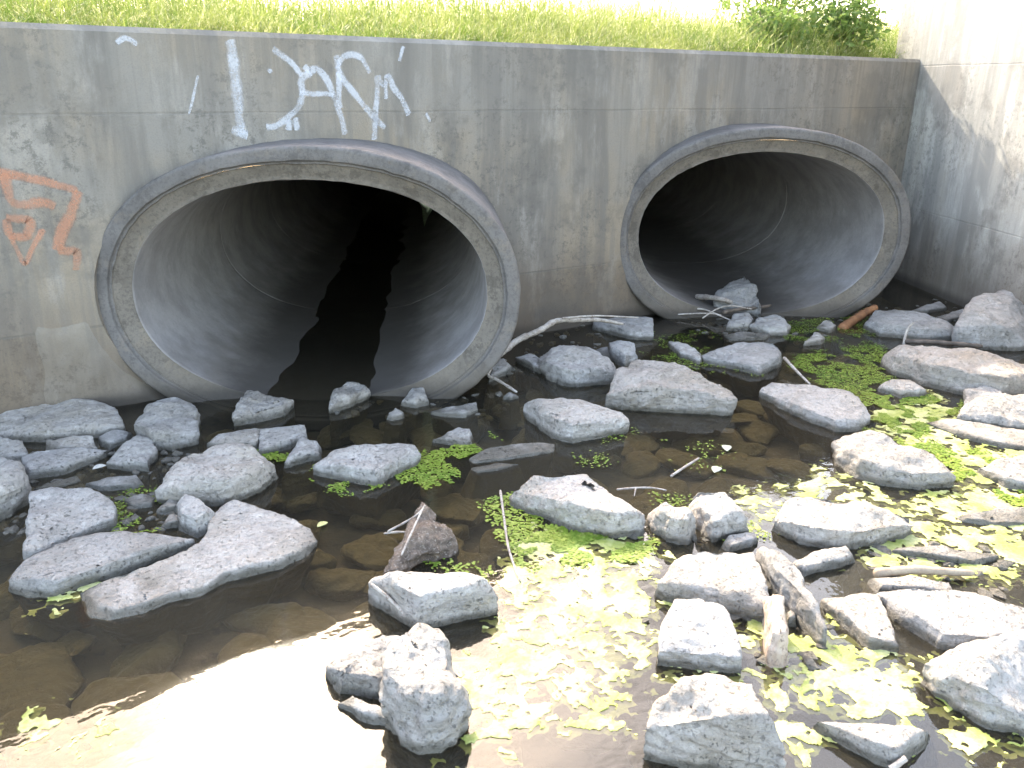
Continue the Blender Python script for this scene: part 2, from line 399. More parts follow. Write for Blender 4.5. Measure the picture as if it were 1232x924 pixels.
# ------------------------------------------------------------------ headwall with two openings
def opening(cen, y):
    pts = []
    for i in range(72):
        u, w = sell(2*math.pi*i/72, A0-.02, B0-.02)
        p = cen+AT*u+Vector((0, 0, w)); s = (y-p.y)/AX.y
        q = p+AX*s; pts.append(Vector((q.x, y, q.z)))
    return pts
XL, XR = -7.2, 6.93
def headwall():
    bm = bmesh.new()
    def face_with_holes(y, flip):
        loops = [[Vector((XL, y, -.5)), Vector((XR, y, -.5)), Vector((XR, y, WALL_H-.025 if not flip else WALL_H)), Vector((XL, y, WALL_H-.025 if not flip else WALL_H))]]
        loops += [opening(c, y) for c, _ in CULV]
        es = []; vl = []
        for lp in loops:
            vs = [bm.verts.new(p) for p in lp]; vl.append(vs)
            for a, b in zip(vs, vs[1:]+vs[:1]): es.append(bm.edges.new((a, b)))
        bmesh.ops.triangle_fill(bm, edges=es, use_beauty=True, use_dissolve=False)
        return vl
    A = face_with_holes(WALL_Y, False); B = face_with_holes(WALL_Y+THICK, True)
    for k in (1, 2):
        for i in range(72): bm.faces.new((A[k][i], A[k][(i+1) % 72], B[k][(i+1) % 72], B[k][i]))
    c0, c1 = bm.verts.new((XL, WALL_Y+.022, WALL_H)), bm.verts.new((XR, WALL_Y+.022, WALL_H))
    bm.faces.new((A[0][3], A[0][2], c1, c0)); bm.faces.new((c0, c1, B[0][2], B[0][3]))
    bm.faces.new((A[0][0], A[0][3], c0, B[0][3], B[0][0])); bm.faces.new((A[0][1], B[0][1], B[0][2], c1, A[0][2]))
    bmesh.ops.recalc_face_normals(bm, faces=bm.faces)
    me = bpy.data.meshes.new('headwall'); bm.to_mesh(me); bm.free()
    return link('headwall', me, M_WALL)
HW = headwall(); tag(HW, 'stained concrete headwall pierced by two culvert pipes with grass along its top', 'wall')

def ribbon(strokes, name, mat, parent, off=.004, label=None):
    V = []; F = []; UVs = []
    for st in strokes:
        w = st[0]*1.35; pts = [UW(px, py) for px, py in st[1:]]
        # resample (Catmull-Rom)
        P = [pts[0]]+pts+[pts[-1]]; Q = []
        for i in range(1, len(P)-2):
            for k in range(8):
                t = k/8; a, b, c, d = P[i-1], P[i], P[i+1], P[i+2]
                Q.append(.5*((2*b)+(c-a)*t+(2*a-5*b+4*c-d)*t*t+(3*b-a-3*c+d)*t*t*t))
        Q.append(pts[-1])
        n0 = len(V)
        for i, q in enumerate(Q):
            d = (Q[min(i+1, len(Q)-1)]-Q[max(i-1, 0)]).normalized(); nn = Vector((-d.z, 0, d.x))
            e = 1 if 0 < i < len(Q)-1 else .5
            ww = w*e*(1+.25*noise.noise(q*9))
            for sgn, vv in ((-1, 0.0), (1, 1.0)):
                p = q+nn*ww*sgn; p.y = WALL_Y-off; V.append(p); UVs.append((i*.1, vv))
            if i: a = n0+2*(i-1); F.append((a, a+1, a+3, a+2))
        off += .0006
    me = mesh(name, V, F, False)
    uvl = me.uv_layers.new(name='UVMap')
    for lp in me.loops: uvl.data[lp.index].uv = UVs[lp.vertex_index]
    o = link(name, me, mat, parent)
    if label: o['label'] = label
    return o
g = lambda x, y: (220+x/3.85, 40+y/3.85)
W1 = .030
WHITE = [
 [.034, g(212, 30), g(232, 110), g(240, 200), g(252, 300), g(262, 400), g(270, 470)],
 [.028, g(225, 445), g(262, 462), g(300, 475)],
 [.022, g(415, 70), g(455, 100), g(500, 135), g(550, 195)],
 [.024, g(560, 150), g(585, 175), g(620, 165), g(660, 205), g(690, 270), g(715, 340), g(735, 400), g(750, 470)],
 [.024, g(590, 180), g(548, 215), g(552, 280), g(535, 340), g(490, 385), g(430, 430), g(385, 436)],
 [.018, g(540, 275), g(600, 282), g(660, 280), g(715, 290)],
 [.024, g(710, 100), g(718, 160), g(735, 205), g(790, 275), g(850, 350), g(900, 405), g(935, 440)],
 [.020, g(712, 170), g(735, 115), g(780, 98), g(825, 115), g(850, 155), g(865, 185)],
 [.022, g(720, 180), g(722, 240), g(720, 300), g(728, 350)],
 [.024, g(893, 195), g(900, 260), g(893, 340), g(888, 420), g(885, 495)],
 [.022, g(905, 195), g(925, 240), g(950, 200), g(975, 255), g(1010, 300), g(1045, 380)],
 [.018, g(940, 190), g(938, 250), g(940, 305)],
 [.014, g(1020, 60), g(1010, 95), g(1000, 130)],
 [.014, g(1125, 370), g(1145, 410)],
 [.014, g(395, 180), g(410, 168)],
 [.010, g(68, 195), g(48, 290), g(28, 375)],
 [.026, g(495, 400), g(488, 450)], [.022, g(520, 390), g(530, 450)],
 [.016, (140, 52), (152, 46), (165, 54)]]
for idx in ((0, 1), (2,), (3, 4, 5), (6, 7, 8), (9, 10, 11), (12,), (13,), (14,), (15,), (16,), (17,), (18,)):
    ribbon([WHITE[q] for q in idx], 'white_graffiti', M_WHITEP, HW)
k = lambda x, y: (x/2.89, 180+y/2.89)
ribbon([
 [.026, k(-10, 75), k(60, 90), k(160, 112), k(270, 142)],
 [.030, k(270, 142), k(250, 205), k(215, 290), k(200, 350)],
 [.028, k(200, 350), k(235, 352), k(268, 360), k(262, 420)],
 [.028, k(12, 80), k(25, 130), k(42, 180), k(90, 190), k(150, 182), k(190, 200)],
 [.024, k(20, 238), k(100, 246), k(90, 300), k(35, 296), k(22, 240)],
 [.016, k(35, 300), k(60, 350), k(85, 395), k(110, 345), k(150, 275)]], 'orange_graffiti', M_ORANGEP, HW, label='faded orange sprayed shapes at the left end')

# ------------------------------------------------------------------ wing wall
PHI = R(-27)
def wing():
    c = Vector((6.90, WALL_Y-.02, 0)); d = Vector((math.sin(PHI), -math.cos(PHI), 0)); n = Vector((math.cos(PHI), math.sin(PHI), 0))  # n points to the soil side
    st = c-d*.45
    V = []; F = []
    nx = 40
    for i in range(nx+1):
        q = st+d*(6.0*i/nx)
        h = 3.3
        V += [q+Vector((0, 0, -.5)), q+Vector((0, 0, h-.02)), q+n*.02+Vector((0, 0, h)), q+n*.32+Vector((0, 0, h)), q+n*.32+Vector((0, 0, -.5))]
    for i in range(nx):
        for k in range(4): a = i*5+k; F.append((a, a+5, a+6, a+1))
    F.append((0, 1, 2, 3, 4)); a = nx*5; F.append((a+4, a+3, a+2, a+1, a))
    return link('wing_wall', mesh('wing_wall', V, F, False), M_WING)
WW = wing(); tag(WW, 'taller pale concrete wing wall at the right, partly sunlit with shadows of plants', 'wall')

# ------------------------------------------------------------------ rocks
def subdiv_to(bm, Lt, it=7):
    for _ in range(it):
        es = [e for e in bm.edges if e.calc_length() > Lt]
        if not es: break
        bmesh.ops.subdivide_edges(bm, edges=es, cuts=1)
        bmesh.ops.triangulate(bm, faces=[f for f in bm.faces if len(f.verts) > 3])
def finish_rock(bm, name, mat, size, dist, seed, rough=1.0, smooth=2):
    bmesh.ops.triangulate(bm, faces=bm.faces)
    bmesh.ops.recalc_face_normals(bm, faces=bm.faces)
    subdiv_to(bm, max(size*.12, .02), 5)
    for _ in range(smooth): bmesh.ops.smooth_vert(bm, verts=bm.verts, factor=.22, use_axis_x=True, use_axis_y=True, use_axis_z=True)
    subdiv_to(bm, max(.009, dist*.0042), 6)
    bm.normal_update()
    rs = random.Random(seed); off = Vector((rs.uniform(-50, 50), rs.uniform(-50, 50), rs.uniform(-50, 50)))
    tilt = Matrix.Rotation(rs.uniform(-.5, .5), 3, 'X') @ Matrix.Rotation(rs.uniform(-.5, .5), 3, 'Y')
    a1 = size*.050*rough; a2 = .016*rough; f1 = 2.6/size
    cs = []
    for v in bm.verts:
        p = v.co+off
        q = tilt @ p
        d = a1*noise.noise(p*f1)
        vd = noise.voronoi(q*(2.2/size))[0]
        d += a1*1.3*(min(vd[1]-vd[0], .35)-.17)                       # chipped facets with creases
        vd = noise.voronoi(q*(5.5/size))[0]
        d += a1*.35*(min(vd[1]-vd[0], .3)-.15)
        d += a2*noise.fractal(q*11, .8, 2.0, 4)*.9
        lay = q.z*26+2.0*noise.noise(p*4); fr = lay-math.floor(lay)
        d += .0035*rough*(abs(fr-.5)*2-.5)*max(0, 1-abs(v.normal.z))*1.6  # bedding ledges on the sides
        d += .003*rough*noise.fractal(p*45, .7, 2, 2)
        cs.append(v.co+v.normal*d)
    for v, c in zip(bm.verts, cs): v.co = c
    me = bpy.data.meshes.new(name); bm.to_mesh(me); bm.free()
    me.polygons.foreach_set('use_smooth', [True]*len(me.polygons))
    return me
def localize(o):
    """put the origin at the base of the thing"""
    me = o.data; n = len(me.vertices); co = np.empty(n*3, np.float32); me.vertices.foreach_get('co', co); co = co.reshape(-1, 3)
    c = np.array([(co[:, 0].min()+co[:, 0].max())/2, (co[:, 1].min()+co[:, 1].max())/2, co[:, 2].min()])
    co -= c; me.vertices.foreach_set('co', co.ravel()); me.update(); o.location = c
_seed = [100]
def rock(label, out, hr=.5, zb=0.0, loft=False, mat=None, name='rock', cat='rock', group='rocks in the stream', rough=1.0, smooth=1, grow=1.05):
    """a solid boulder: its foot on the level zb, its crown raised; hr = share of its seen height taken by the near flank"""
    _seed[0] += 1; rs = random.Random(_seed[0])
    mxx, myy = sum(q[0] for q in out)/len(out), sum(q[1] for q in out)/len(out)
    out = [(mxx+(x-mxx)*grow, myy+(y-myy)*grow) for x, y in out]
    n = len(out)
    il = min(range(n), key=lambda i: out[i][0]); ir = max(range(n), key=lambda i: out[i][0])
    def chain(a, b):
        r = [a]
        while r[-1] != b: r.append((r[-1]+1) % n)
        return r
    c1, c2 = chain(il, ir), chain(ir, il)
    m1 = sum(out[i][1] for i in c1)/len(c1); m2 = sum(out[i][1] for i in c2)/len(c2)
    low = set(c1 if m1 > m2 else c2)-{il, ir}; upc = (c2 if m1 > m2 else c1)
    def yat(ch, x):
        pts = sorted((out[i] for i in ch))
        for (xa, ya), (xb, yb) in zip(pts, pts[1:]):
            if xa <= x <= xb: return ya+(yb-ya)*((x-xa)/(xb-xa) if xb > xa else 0)
        return pts[0][1]
    lowc = c1 if m1 > m2 else c2
    xm = (out[il][0]+out[ir][0])/2
    yb, yt = yat(lowc, xm), yat(upc, xm)
    Pm = U(xm, yb, zb)
    ppm = (P2(Pm)[1]-P2(Pm+Vector((0, 0, .05)))[1])/.05
    h = max(.012, hr*(yb-yt)/ppm)
    foot = []; crown = []; base = []
    ctr = U(xm, (yb+yt)/2, zb+h*.5)
    for i, (x, y) in enumerate(out):
        if i in low:
            p = U(x, y, zb)
            loc = max(2.0, yat(lowc, x)-yat(upc, x))
            hh = min(h*rs.uniform(.72, .95), .82*loc/ppm)
            c = p.lerp(ctr, .10); c.z = zb+hh
            foot.append(p); crown.append(c)
            b = p+(ctr-p)*rs.uniform(.08, .32); b.z = -.17; base.append(b)
        else:
            u = .5 if i in (il, ir) else rs.uniform(.88, 1.04)
            loc = max(0.0, yat(lowc, x)-yat(upc, x))
            if i not in (il, ir): u = min(u, .25+loc/max(1, yb-yt)*1.1)
            c = U(x, y, zb+h*u)
            p = c.copy(); p.z = zb
            foot.append(p); crown.append(c)
            b = p+(ctr-p)*rs.uniform(.0, .2); b.z = -.17; base.append(b)
    size = max((max(p.x for p in crown)-min(p.x for p in crown)), (max(p.y for p in crown)-min(p.y for p in crown)), .05)
    for b in base:
        if size < .24:
            q = Vector((ctr.x, ctr.y, 0)); b.x += (b.x-q.x)*.9; b.y += (b.y-q.y)*.9
        elif size > .5:
            b.x += (ctr.x-b.x)*.14; b.y += (ctr.y-b.y)*.14
    if zb > .05:
        for b, p in zip(base, foot): b.x, b.y, b.z = p.x, p.y, zb-.03
    bm = bmesh.new()
    if loft:
        rings = [[bm.verts.new(p) for p in r] for r in (base, foot, crown)]
        for a, b in zip(rings, rings[1:]):
            for i in range(n): bm.faces.new((a[i], a[(i+1) % n], b[(i+1) % n], b[i]))
        bmesh.ops.triangulate(bm, faces=[bm.faces.new(rings[-1]), bm.faces.new(rings[0][::-1])])
    else:
        for p in base+foot+crown: bm.verts.new(p)
        for _ in range(4):
            i, j = rs.randrange(n), rs.randrange(n); t = rs.uniform(.3, .7)
            q = crown[i].lerp(crown[j], t); q.z += h*rs.uniform(.0, .10); bm.verts.new(q)
        r = bmesh.ops.convex_hull(bm, input=bm.verts)
        bmesh.ops.delete(bm, geom=list({g for g in r['geom_interior']+r['geom_unused'] if isinstance(g, bmesh.types.BMVert)}), context='VERTS')
    dist = (ctr-CO).length
    me = finish_rock(bm, name, mat or M_ROCK, size, dist, _seed[0], rough*min(1, .35+h/.12), smooth)
    o = link(name, me, mat or M_ROCK)
    localize(o)
    tag(o, label, cat, group)
    return o

ROCKS = [
 ('long flat slab lying along the foot of the headwall at the far left', [(-30,500),(20,490),(72,479),(102,481),(136,489),(147,512),(113,524),(60,531),(-30,529)], .35),
 ('small dark flat stone tucked under the long wall-foot slab', [(56,529),(84,525),(110,525),(116,541),(84,545),(56,544)], .5),
 ('wedge shaped slab in front of the long wall-foot slab', [(28,549),(55,541),(95,538),(137,540),(112,553),(78,570),(34,577)], .4),
 ('small oval stone between the long slab and the two-lobed rock', [(120,526),(136,517),(157,520),(153,532),(133,541),(122,536)], .45),
 ('stone cut by the left picture edge, above the largest edge boulder', [(-30,526),(5,527),(25,532),(31,548),(10,556),(-30,556)], .4),
 ('large dark boulder cut by the left picture edge', [(-35,552),(0,548),(25,555),(36,575),(34,606),(0,626),(-35,640)], .45),
 ('upper lobe of a broken two-lobed rock left of the near pipe mouth', [(160,514),(184,486),(205,480),(234,485),(236,522),(205,540),(186,543),(168,530)], .4),
 ('lower pointed lobe of the two-lobed rock left of the near pipe mouth', [(129,556),(150,536),(166,522),(184,528),(186,545),(181,568),(168,567)], .4),
 ('low flat stone behind the squarish rock, reaching toward the striped boulder', [(105,581),(130,574),(163,571),(170,580),(160,588),(122,591)], .4),
 ('thin sliver of stone just behind the squarish rock', [(41,588),(66,580),(92,573),(95,578),(70,588)], .4),
 ('squarish pale rock with ragged left side, above the long oval slab', [(36,590),(61,585),(106,587),(136,604),(137,621),(112,635),(82,648),(55,652),(47,663),(35,665),(37,630)], .42),
 ('big rounded boulder with curved stripes, left half of the stream', [(190,590),(205,572),(228,548),(250,541),(273,536),(307,544),(328,560),(321,577),(294,600),(270,608),(245,606),(210,600)], .45),
 ('flat grey rock directly behind the striped boulder', [(250,533),(262,522),(300,516),(318,516),(310,541),(280,541)], .45),
 ('angular rock with moss at its foot, behind and right of the striped boulder', [(314,517),(340,513),(366,512),(368,524),(350,540),(312,541)], .45),
 ('small triangular stone right of the mossy angular rock', [(344,554),(352,541),(364,527),(380,531),(383,545),(362,557)], .5),
 ('fin shaped rock at the left of the near pipe mouth', [(281,504),(286,484),(300,470),(317,475),(336,482),(353,482),(340,500),(310,509),(288,509)], .5),
 ('lumpy stone standing alone in the middle of the near pipe mouth', [(396,490),(402,470),(420,460),(438,463),(443,472),(436,482),(410,494)], .5),
 ('knobbly light stone wedged between the striped boulder and the L shaped slab', [(213,606),(223,594),(240,600),(257,616),(252,636),(238,645),(218,637)], .5),
 ('little flat stone left of the knobbly light stone, farther of two', [(189,613),(204,600),(216,603),(213,615),(196,619)], .5),
 ('little stone left of the knobbly light stone, nearer of two', [(195,630),(204,617),(217,620),(216,634),(200,636)], .5),
 ('long oval slab lying parallel to the L shaped slab', [(15,698),(31,675),(68,655),(112,643),(160,641),(208,645),(229,650),(226,660),(190,674),(155,686),(133,696),(95,707),(65,718),(37,717),(17,708)], .32),
 ('flat stone by the squarish rock, mostly hidden under the water', [(150,600),(170,594),(188,598),(182,610),(160,612)], .3),
 ('flat topped pale rock alone in midstream below the near pipe', [(379,560),(401,543),(432,536),(462,533),(497,536),(503,547),(500,557),(480,567),(452,584),(418,579),(391,571)], .42),
 ('small triangular stone beside the duckweed patch in midstream', [(522,528),(551,514),(564,516),(566,531),(544,535)], .5),
 ('dark slab barely breaking the surface in midstream', [(566,552),(588,538),(630,534),(665,535),(664,545),(620,552),(572,558)], .22),
 ('thin edge of a drowned slab just below the dark slab', [(568,563),(596,557),(622,558),(600,566),(576,569)], .25),
 ('blocky rock with a flat sloping top, centre of the stream', [(633,487),(647,481),(688,482),(725,489),(749,495),(756,509),(749,519),(718,525),(688,533),(668,527),(652,516),(636,504)], .5),
 ('small round stone at the right end of the near pipe rim', [(484,482),(497,468),(509,466),(514,481),(500,490)], .5),
 ('tiny stone nearest to the lumpy stone of the pipe mouth', [(465,501),(476,490),(486,496),(484,504),(472,506)], .5),
 ('low stone with a pale crest below the near pipe rim', [(520,496),(540,490),(572,484),(574,493),(558,502),(535,502)], .4),
 ('domed grey rock under the bleached branch', [(647,432),(667,418),(684,414),(703,417),(721,428),(731,431),(741,449),(736,461),(713,464),(685,465),(660,456),(647,446)], .5),
 ('small stone touching the left side of the domed rock', [(620,430),(637,425),(650,429),(652,445),(635,443)], .5),
 ('small stone peeping out behind the domed rock', [(711,423),(731,417),(735,429),(719,430)], .5),
 ('mossy cube shaped stone between the domed rock and the broad hump', [(733,413),(747,408),(763,412),(767,427),(751,441),(736,434)], .6),
 ('broad hump backed rock with pitted face in midstream', [(731,474),(745,446),(762,436),(780,437),(815,441),(845,452),(878,470),(881,482),(876,493),(840,496),(790,493),(735,489)], .6),
 ('flat grey block under the right end of the bleached branch', [(714,386),(745,381),(783,383),(786,403),(758,408),(735,402),(714,396)], .45),
 ('stone standing behind the forked twig beside the near pipe', [(590,452),(594,431),(605,432),(613,440),(611,449)], .6),
 ('tiny stone at the tip of the forked twig', [(607,478),(613,472),(623,477),(615,481)], .5),
 ('rock with dark gap left of the pale broken pair before the far pipe', [(874,393),(885,378),(900,375),(906,383),(902,397)], .5),
 ('pale angular rock in front of the far pipe mouth', [(903,391),(915,382),(935,379),(951,393),(948,403),(925,403)], .5),
 ('thin flat stone in front of the pale angular rock', [(872,403),(895,399),(925,403),(920,409),(880,410)], .4),
 ('wide wedge rock with smooth sloping top, midway to the far pipe', [(848,429),(870,420),(905,417),(913,410),(930,411),(941,422),(938,440),(913,451),(880,442),(850,437)], .42),
 ('narrow pale stone left of the wide wedge rock', [(805,412),(815,410),(835,418),(845,428),(841,438),(818,431)], .4),
 ('tiny peach coloured stone among the duckweed', [(969,412),(980,400),(992,406),(990,413)], .6),
 ('small stone nearest the lower end of the rusty brown log', [(983,393),(994,385),(1005,392),(999,400)], .5),
 ('dark flat topped rock right of the rusty brown log', [(1043,388),(1055,374),(1075,372),(1105,376),(1130,382),(1150,398),(1145,409),(1110,409),(1060,404)], .45),
 ('small flat stone by the foot of the wing wall', [(1097,373),(1115,367),(1130,363),(1138,370),(1115,377)], .5),
 ('huge grey boulder cut by the right picture edge below the wing wall', [(1150,397),(1162,375),(1190,360),(1215,350),(1262,340),(1262,424),(1200,421),(1160,413)], .6),
 ('low ledge stone leaning on the huge right edge boulder', [(1126,381),(1150,374),(1172,372),(1162,383),(1140,388)], .4),
 ('long rounded boulder reaching out of the right picture edge', [(1068,427),(1085,417),(1120,417),(1165,420),(1200,430),(1262,443),(1262,472),(1210,480),(1160,475),(1110,463),(1075,448)], .5),
 ('small domed stone in front of the long rounded boulder', [(1059,465),(1075,457),(1095,457),(1115,468),(1112,477),(1085,479)], .5),
 ('pitted flat rock surrounded by duckweed, just inside the shade', [(916,471),(930,461),(950,463),(985,470),(1015,469),(1040,488),(1047,502),(1035,517),(1005,519),(975,508),(945,490)], .36),
 ('knob of rock behind the sunlit white boulder at the right edge', [(1161,490),(1165,470),(1185,462),(1203,469),(1206,482)], .6),
 ('sunlit white boulder at the right picture edge', [(1156,500),(1175,480),(1195,476),(1262,478),(1262,524),(1200,514)], .5),
 ('thin sunlit slab below the white right edge boulder', [(1117,508),(1140,504),(1180,509),(1215,518),(1262,524),(1262,543),(1205,539),(1160,527)], .3),
 ('bright white rock with a shaded notch in its near face', [(1002,532),(1030,523),(1060,528),(1085,540),(1120,550),(1148,572),(1140,586),(1100,588),(1060,582),(1030,573),(1010,557)], .45),
 ('sunlit rock cut by the right edge, level with the notched white rock', [(1177,562),(1200,555),(1262,545),(1262,592),(1210,587),(1190,575)], .5),
 ('low crumbly stone on the algae at the right edge', [(1155,621),(1190,613),(1262,608),(1262,630),(1200,633),(1160,628)], .35),
 ('large rock half in sun and half in shade, centre', [(623,592),(647,576),(680,573),(705,574),(725,588),(755,606),(771,618),(769,642),(735,645),(695,638),(660,627),(635,608)], .5),
 ('dark upright stone standing in blue sky reflection', [(787,616),(802,609),(826,614),(832,628),(826,653),(802,650),(789,638)], .75),
 ('stone with white top right of the dark upright stone', [(831,602),(844,590),(872,594),(886,610),(899,628),(880,642),(857,650),(840,634)], .55),
 ('small stone in front of the white topped stone', [(872,653),(880,643),(905,641),(911,650),(895,659),(878,664)], .5),
 ('broad sunlit wedge with a dark pointed right end', [(936,626),(960,602),(990,598),(1028,610),(1091,622),(1096,632),(1060,651),(1020,660),(965,654),(940,642)], .45),
 ('elongated stone pointing at the broad sunlit wedge', [(954,678),(980,664),(1015,659),(1022,670),(996,685),(970,692)], .5),
 ('crumbling low crest of stone on the right algae mat', [(1078,662),(1130,656),(1197,668),(1172,680),(1120,673)], .4),
 ('lower left block of the pale rock cluster', [(795,781),(800,750),(815,725),(840,720),(870,727),(882,755),(889,788),(840,786)], .5),
 ('upper block of the pale rock cluster', [(797,702),(815,675),(850,665),(903,668),(917,700),(921,733),(895,737),(870,725),(815,724)], .45),
 ('slab leaning on the right side of the pale rock cluster', [(914,664),(932,666),(963,688),(976,716),(991,755),(960,748),(925,712)], .6),
 ('tiny stone wedged beside the log stub of the rock cluster', [(945,737),(951,733),(957,738),(956,753),(947,754)], .6),
 ('square flat sunlit rock right of the leaning slab', [(992,724),(1020,719),(1055,718),(1070,750),(1080,775),(1075,783),(1045,779),(1012,750)], .28),
 ('small block behind the big bleached slab on the right', [(1052,697),(1095,694),(1138,699),(1142,712),(1100,716),(1060,714)], .5),
 ('big bleached slab with a tan stain at the right edge', [(1063,717),(1100,708),(1180,718),(1262,742),(1262,780),(1180,786),(1130,778),(1093,754)], .32),
 ('large boulder at the lower right edge ringed by algae', [(1116,800),(1160,780),(1205,772),(1262,762),(1262,890),(1180,870),(1140,838)], .5),
 ('domed boulder at the bottom with dark left face', [(782,878),(796,848),(824,824),(872,818),(900,828),(920,860),(937,900),(932,930),(860,924),(815,903)], .62),
 ('flat topped wedge of rock at the bottom, right of the domed boulder', [(989,869),(1020,871),(1060,874),(1112,878),(1102,900),(1075,922),(1050,914),(1015,888)], .55),
 ('thick block with a dished top and dark near face', [(445,703),(470,690),(520,688),(560,690),(585,697),(595,718),(590,733),(560,742),(505,756),(480,744),(460,727)], .62),
 ('white glaring rock left of the twisted sunlit rock', [(397,802),(430,788),(460,764),(486,772),(486,822),(455,838),(412,834)], .45),
 ('thin flake of stone under the white glaring rock', [(409,846),(425,836),(455,850),(470,867),(440,867),(418,854)], .4),
]
SLABS = ('slab', 'squarish', 'striped', 'flat', 'oval', 'block')
for e in ROCKS:
    big = e[1][0][1] > 590 and e[1][0][0] > 600
    rock(*e, rough=.55 if any(w in e[0] for w in SLABS) else .85, grow=1.10 if big else 1.05)
rock('large L shaped pale slab with a broad right end, left foreground', [(97,710),(143,689),(205,669),(239,655),(249,628),(262,614),(280,605),(307,611),(341,624),(368,638),(377,652),(361,672),(334,685),(300,692),(273,699),(245,716),(205,723),(177,736),(136,745),(112,741),(98,725)], .20, loft=True, rough=.6, smooth=1)
rock('twisted sunlit rock in the foreground below the thick block', [(466,778),(486,756),(508,751),(528,762),(542,792),(557,820),(562,845),(550,875),(531,906),(509,908),(490,888),(462,866),(455,842),(466,812)], .45, grow=1.0)
# rock in the mouth of the far pipe, on debris
rock('upright pale rock perched in the mouth of the far pipe', [(860,360),(866,346),(878,340),(896,332),(906,344),(909,360),(917,368),(884,370)], .75)

# stones on the bed, seen through the water
_rng = random.Random(5)
base_sunk = []
for i in range(9):
    bm = bmesh.new()
    sx, sy, sz = _rng.uniform(.8, 1.3), _rng.uniform(.55, .9), _rng.uniform(.3, .5)
    for _ in range(26):
        v = Vector((_rng.gauss(0, 1), _rng.gauss(0, 1), _rng.gauss(0, 1))).normalized()
        bm.verts.new((v.x*sx*.15, v.y*sy*.15, v.z*sz*.15))
    r = bmesh.ops.convex_hull(bm, input=bm.verts)
    base_sunk.append(finish_rock(bm, 'submerged_stone', M_SUNK, .3, 3.4, 900+i, .7))
for me in base_sunk: me.materials.append(M_SUNK)
placed = []
SUNK_PX = [(905,495),(985,545),(860,470),(760,540),(820,560),(700,555),(560,620),(640,560),(590,600),(520,640),(600,660),(420,600),(350,650),(450,660),
           (300,800),(180,790),(90,780),(60,740),(150,850),(40,830),(420,700),(330,560),(480,520),(560,500),(610,500),(700,470),(860,590),(900,560),(950,570),
           (700,880),(650,820),(740,800),(560,860),(960,850),(1100,800),(1000,900),(1150,900),(240,760),(110,620),(60,860),(230,850)]
cand = [U(px, py, -.17) for px, py in SUNK_PX]
for _ in range(2500):
    cand.append(U(_rng.uniform(-20, 1240), _rng.uniform(440, 930), -.17))
i = 0
for c in cand:
    if len(placed) > 210: break
    if any((c-q).length < .19 for q in placed) or c.y > 4.2: continue
    placed.append(c)
    o = bpy.data.objects.new('submerged_stone', base_sunk[i % 9]); COL.objects.link(o); i += 1
    o.location = (c.x, c.y, -.165+_rng.uniform(-.02, .02)); o.rotation_euler = (_rng.uniform(-.2, .2), _rng.uniform(-.2, .2), _rng.uniform(0, 6.3))
    s = _rng.uniform(.65, 1.25); o.scale = (s, s, min(s, 1.05))
    tag(o, 'brown silt covered stone lying under the shallow water', 'stone', 'silt covered stones on the stream bed')

# gravel between the rocks
def gravel():
    rs = random.Random(12); bm = bmesh.new()
    zones = [((0, 250), (540, 640), 330), ((560, 740), (390, 450), 120), ((830, 1000), (365, 410), 120), ((1000, 1150), (360, 400), 50), ((1040, 1230), (650, 720), 70), ((400, 620), (470, 500), 60), ((760, 1000), (600, 800), 80)]
    for (xa, xb), (ya, yb), n in zones:
        for _ in range(n):
            c = U(rs.uniform(xa, xb), rs.uniform(ya, yb), 0); r = rs.uniform(.008, .026)
            c.z = rs.uniform(-.03, .002) if rs.random() < .8 else rs.uniform(-.01, .008)
            g = bmesh.ops.create_icosphere(bm, subdivisions=1, radius=r, matrix=Matrix.Translation(c) @ Matrix.Rotation(rs.uniform(0, 6), 4, 'Z') @ Matrix.Diagonal((1.4, .9, .6, 1)))
            for v in g['verts']: v.co += Vector((rs.uniform(-1, 1), rs.uniform(-1, 1), rs.uniform(-.5, .5)))*r*.28
    me = bpy.data.meshes.new('gravel'); bm.to_mesh(me); bm.free()
    tag(link('gravel', me, M_ROCK), 'small gravel washed in between the rocks', 'gravel', kind='stuff')
gravel()

# ------------------------------------------------------------------ sticks and driftwood
def tube(path, r0, r1, name, mat, parent=None, ns=9, wob=.25, seed=1):
    P = [Vector(p) for p in path]; Q = []; PP = [P[0]]+P+[P[-1]]
    for i in range(1, len(PP)-2):
        for k in range(10):
            t = k/10; a, b, c, d = PP[i-1], PP[i], PP[i+1], PP[i+2]
            Q.append(.5*((2*b)+(c-a)*t+(2*a-5*b+4*c-d)*t*t+(3*b-a-3*c+d)*t*t*t))
    Q.append(P[-1]); n = len(Q); V = []; F = []
    for i, q in enumerate(Q):
        d = (Q[min(i+1, n-1)]-Q[max(i-1, 0)]).normalized(); a = d.cross(Vector((0, 0, 1)))
        if a.length < .1: a = d.cross(Vector((1, 0, 0)))
        a.normalize(); b = d.cross(a)
        r = (r0+(r1-r0)*i/(n-1))*(1+wob*noise.noise(q*40+Vector((seed, 0, 0))))
        if i == 0 or i == n-1: r *= .6
        for j in range(ns):
            t = 2*math.pi*j/ns; rr = r*(1+wob*.5*noise.noise(Vector((math.cos(t)*1.5, math.sin(t)*1.5, i*.25+seed))))
            V.append(q+a*math.cos(t)*rr+b*math.sin(t)*rr)
    for i in range(n-1):
        for j in range(ns): k = (j+1) % ns; F.append((i*ns+j, i*ns+k, (i+1)*ns+k, (i+1)*ns+j))
    F.append(tuple(range(ns))[::-1]); F.append(tuple((n-1)*ns+j for j in range(ns)))
    return link(name, mesh(name, V, F), mat, parent)
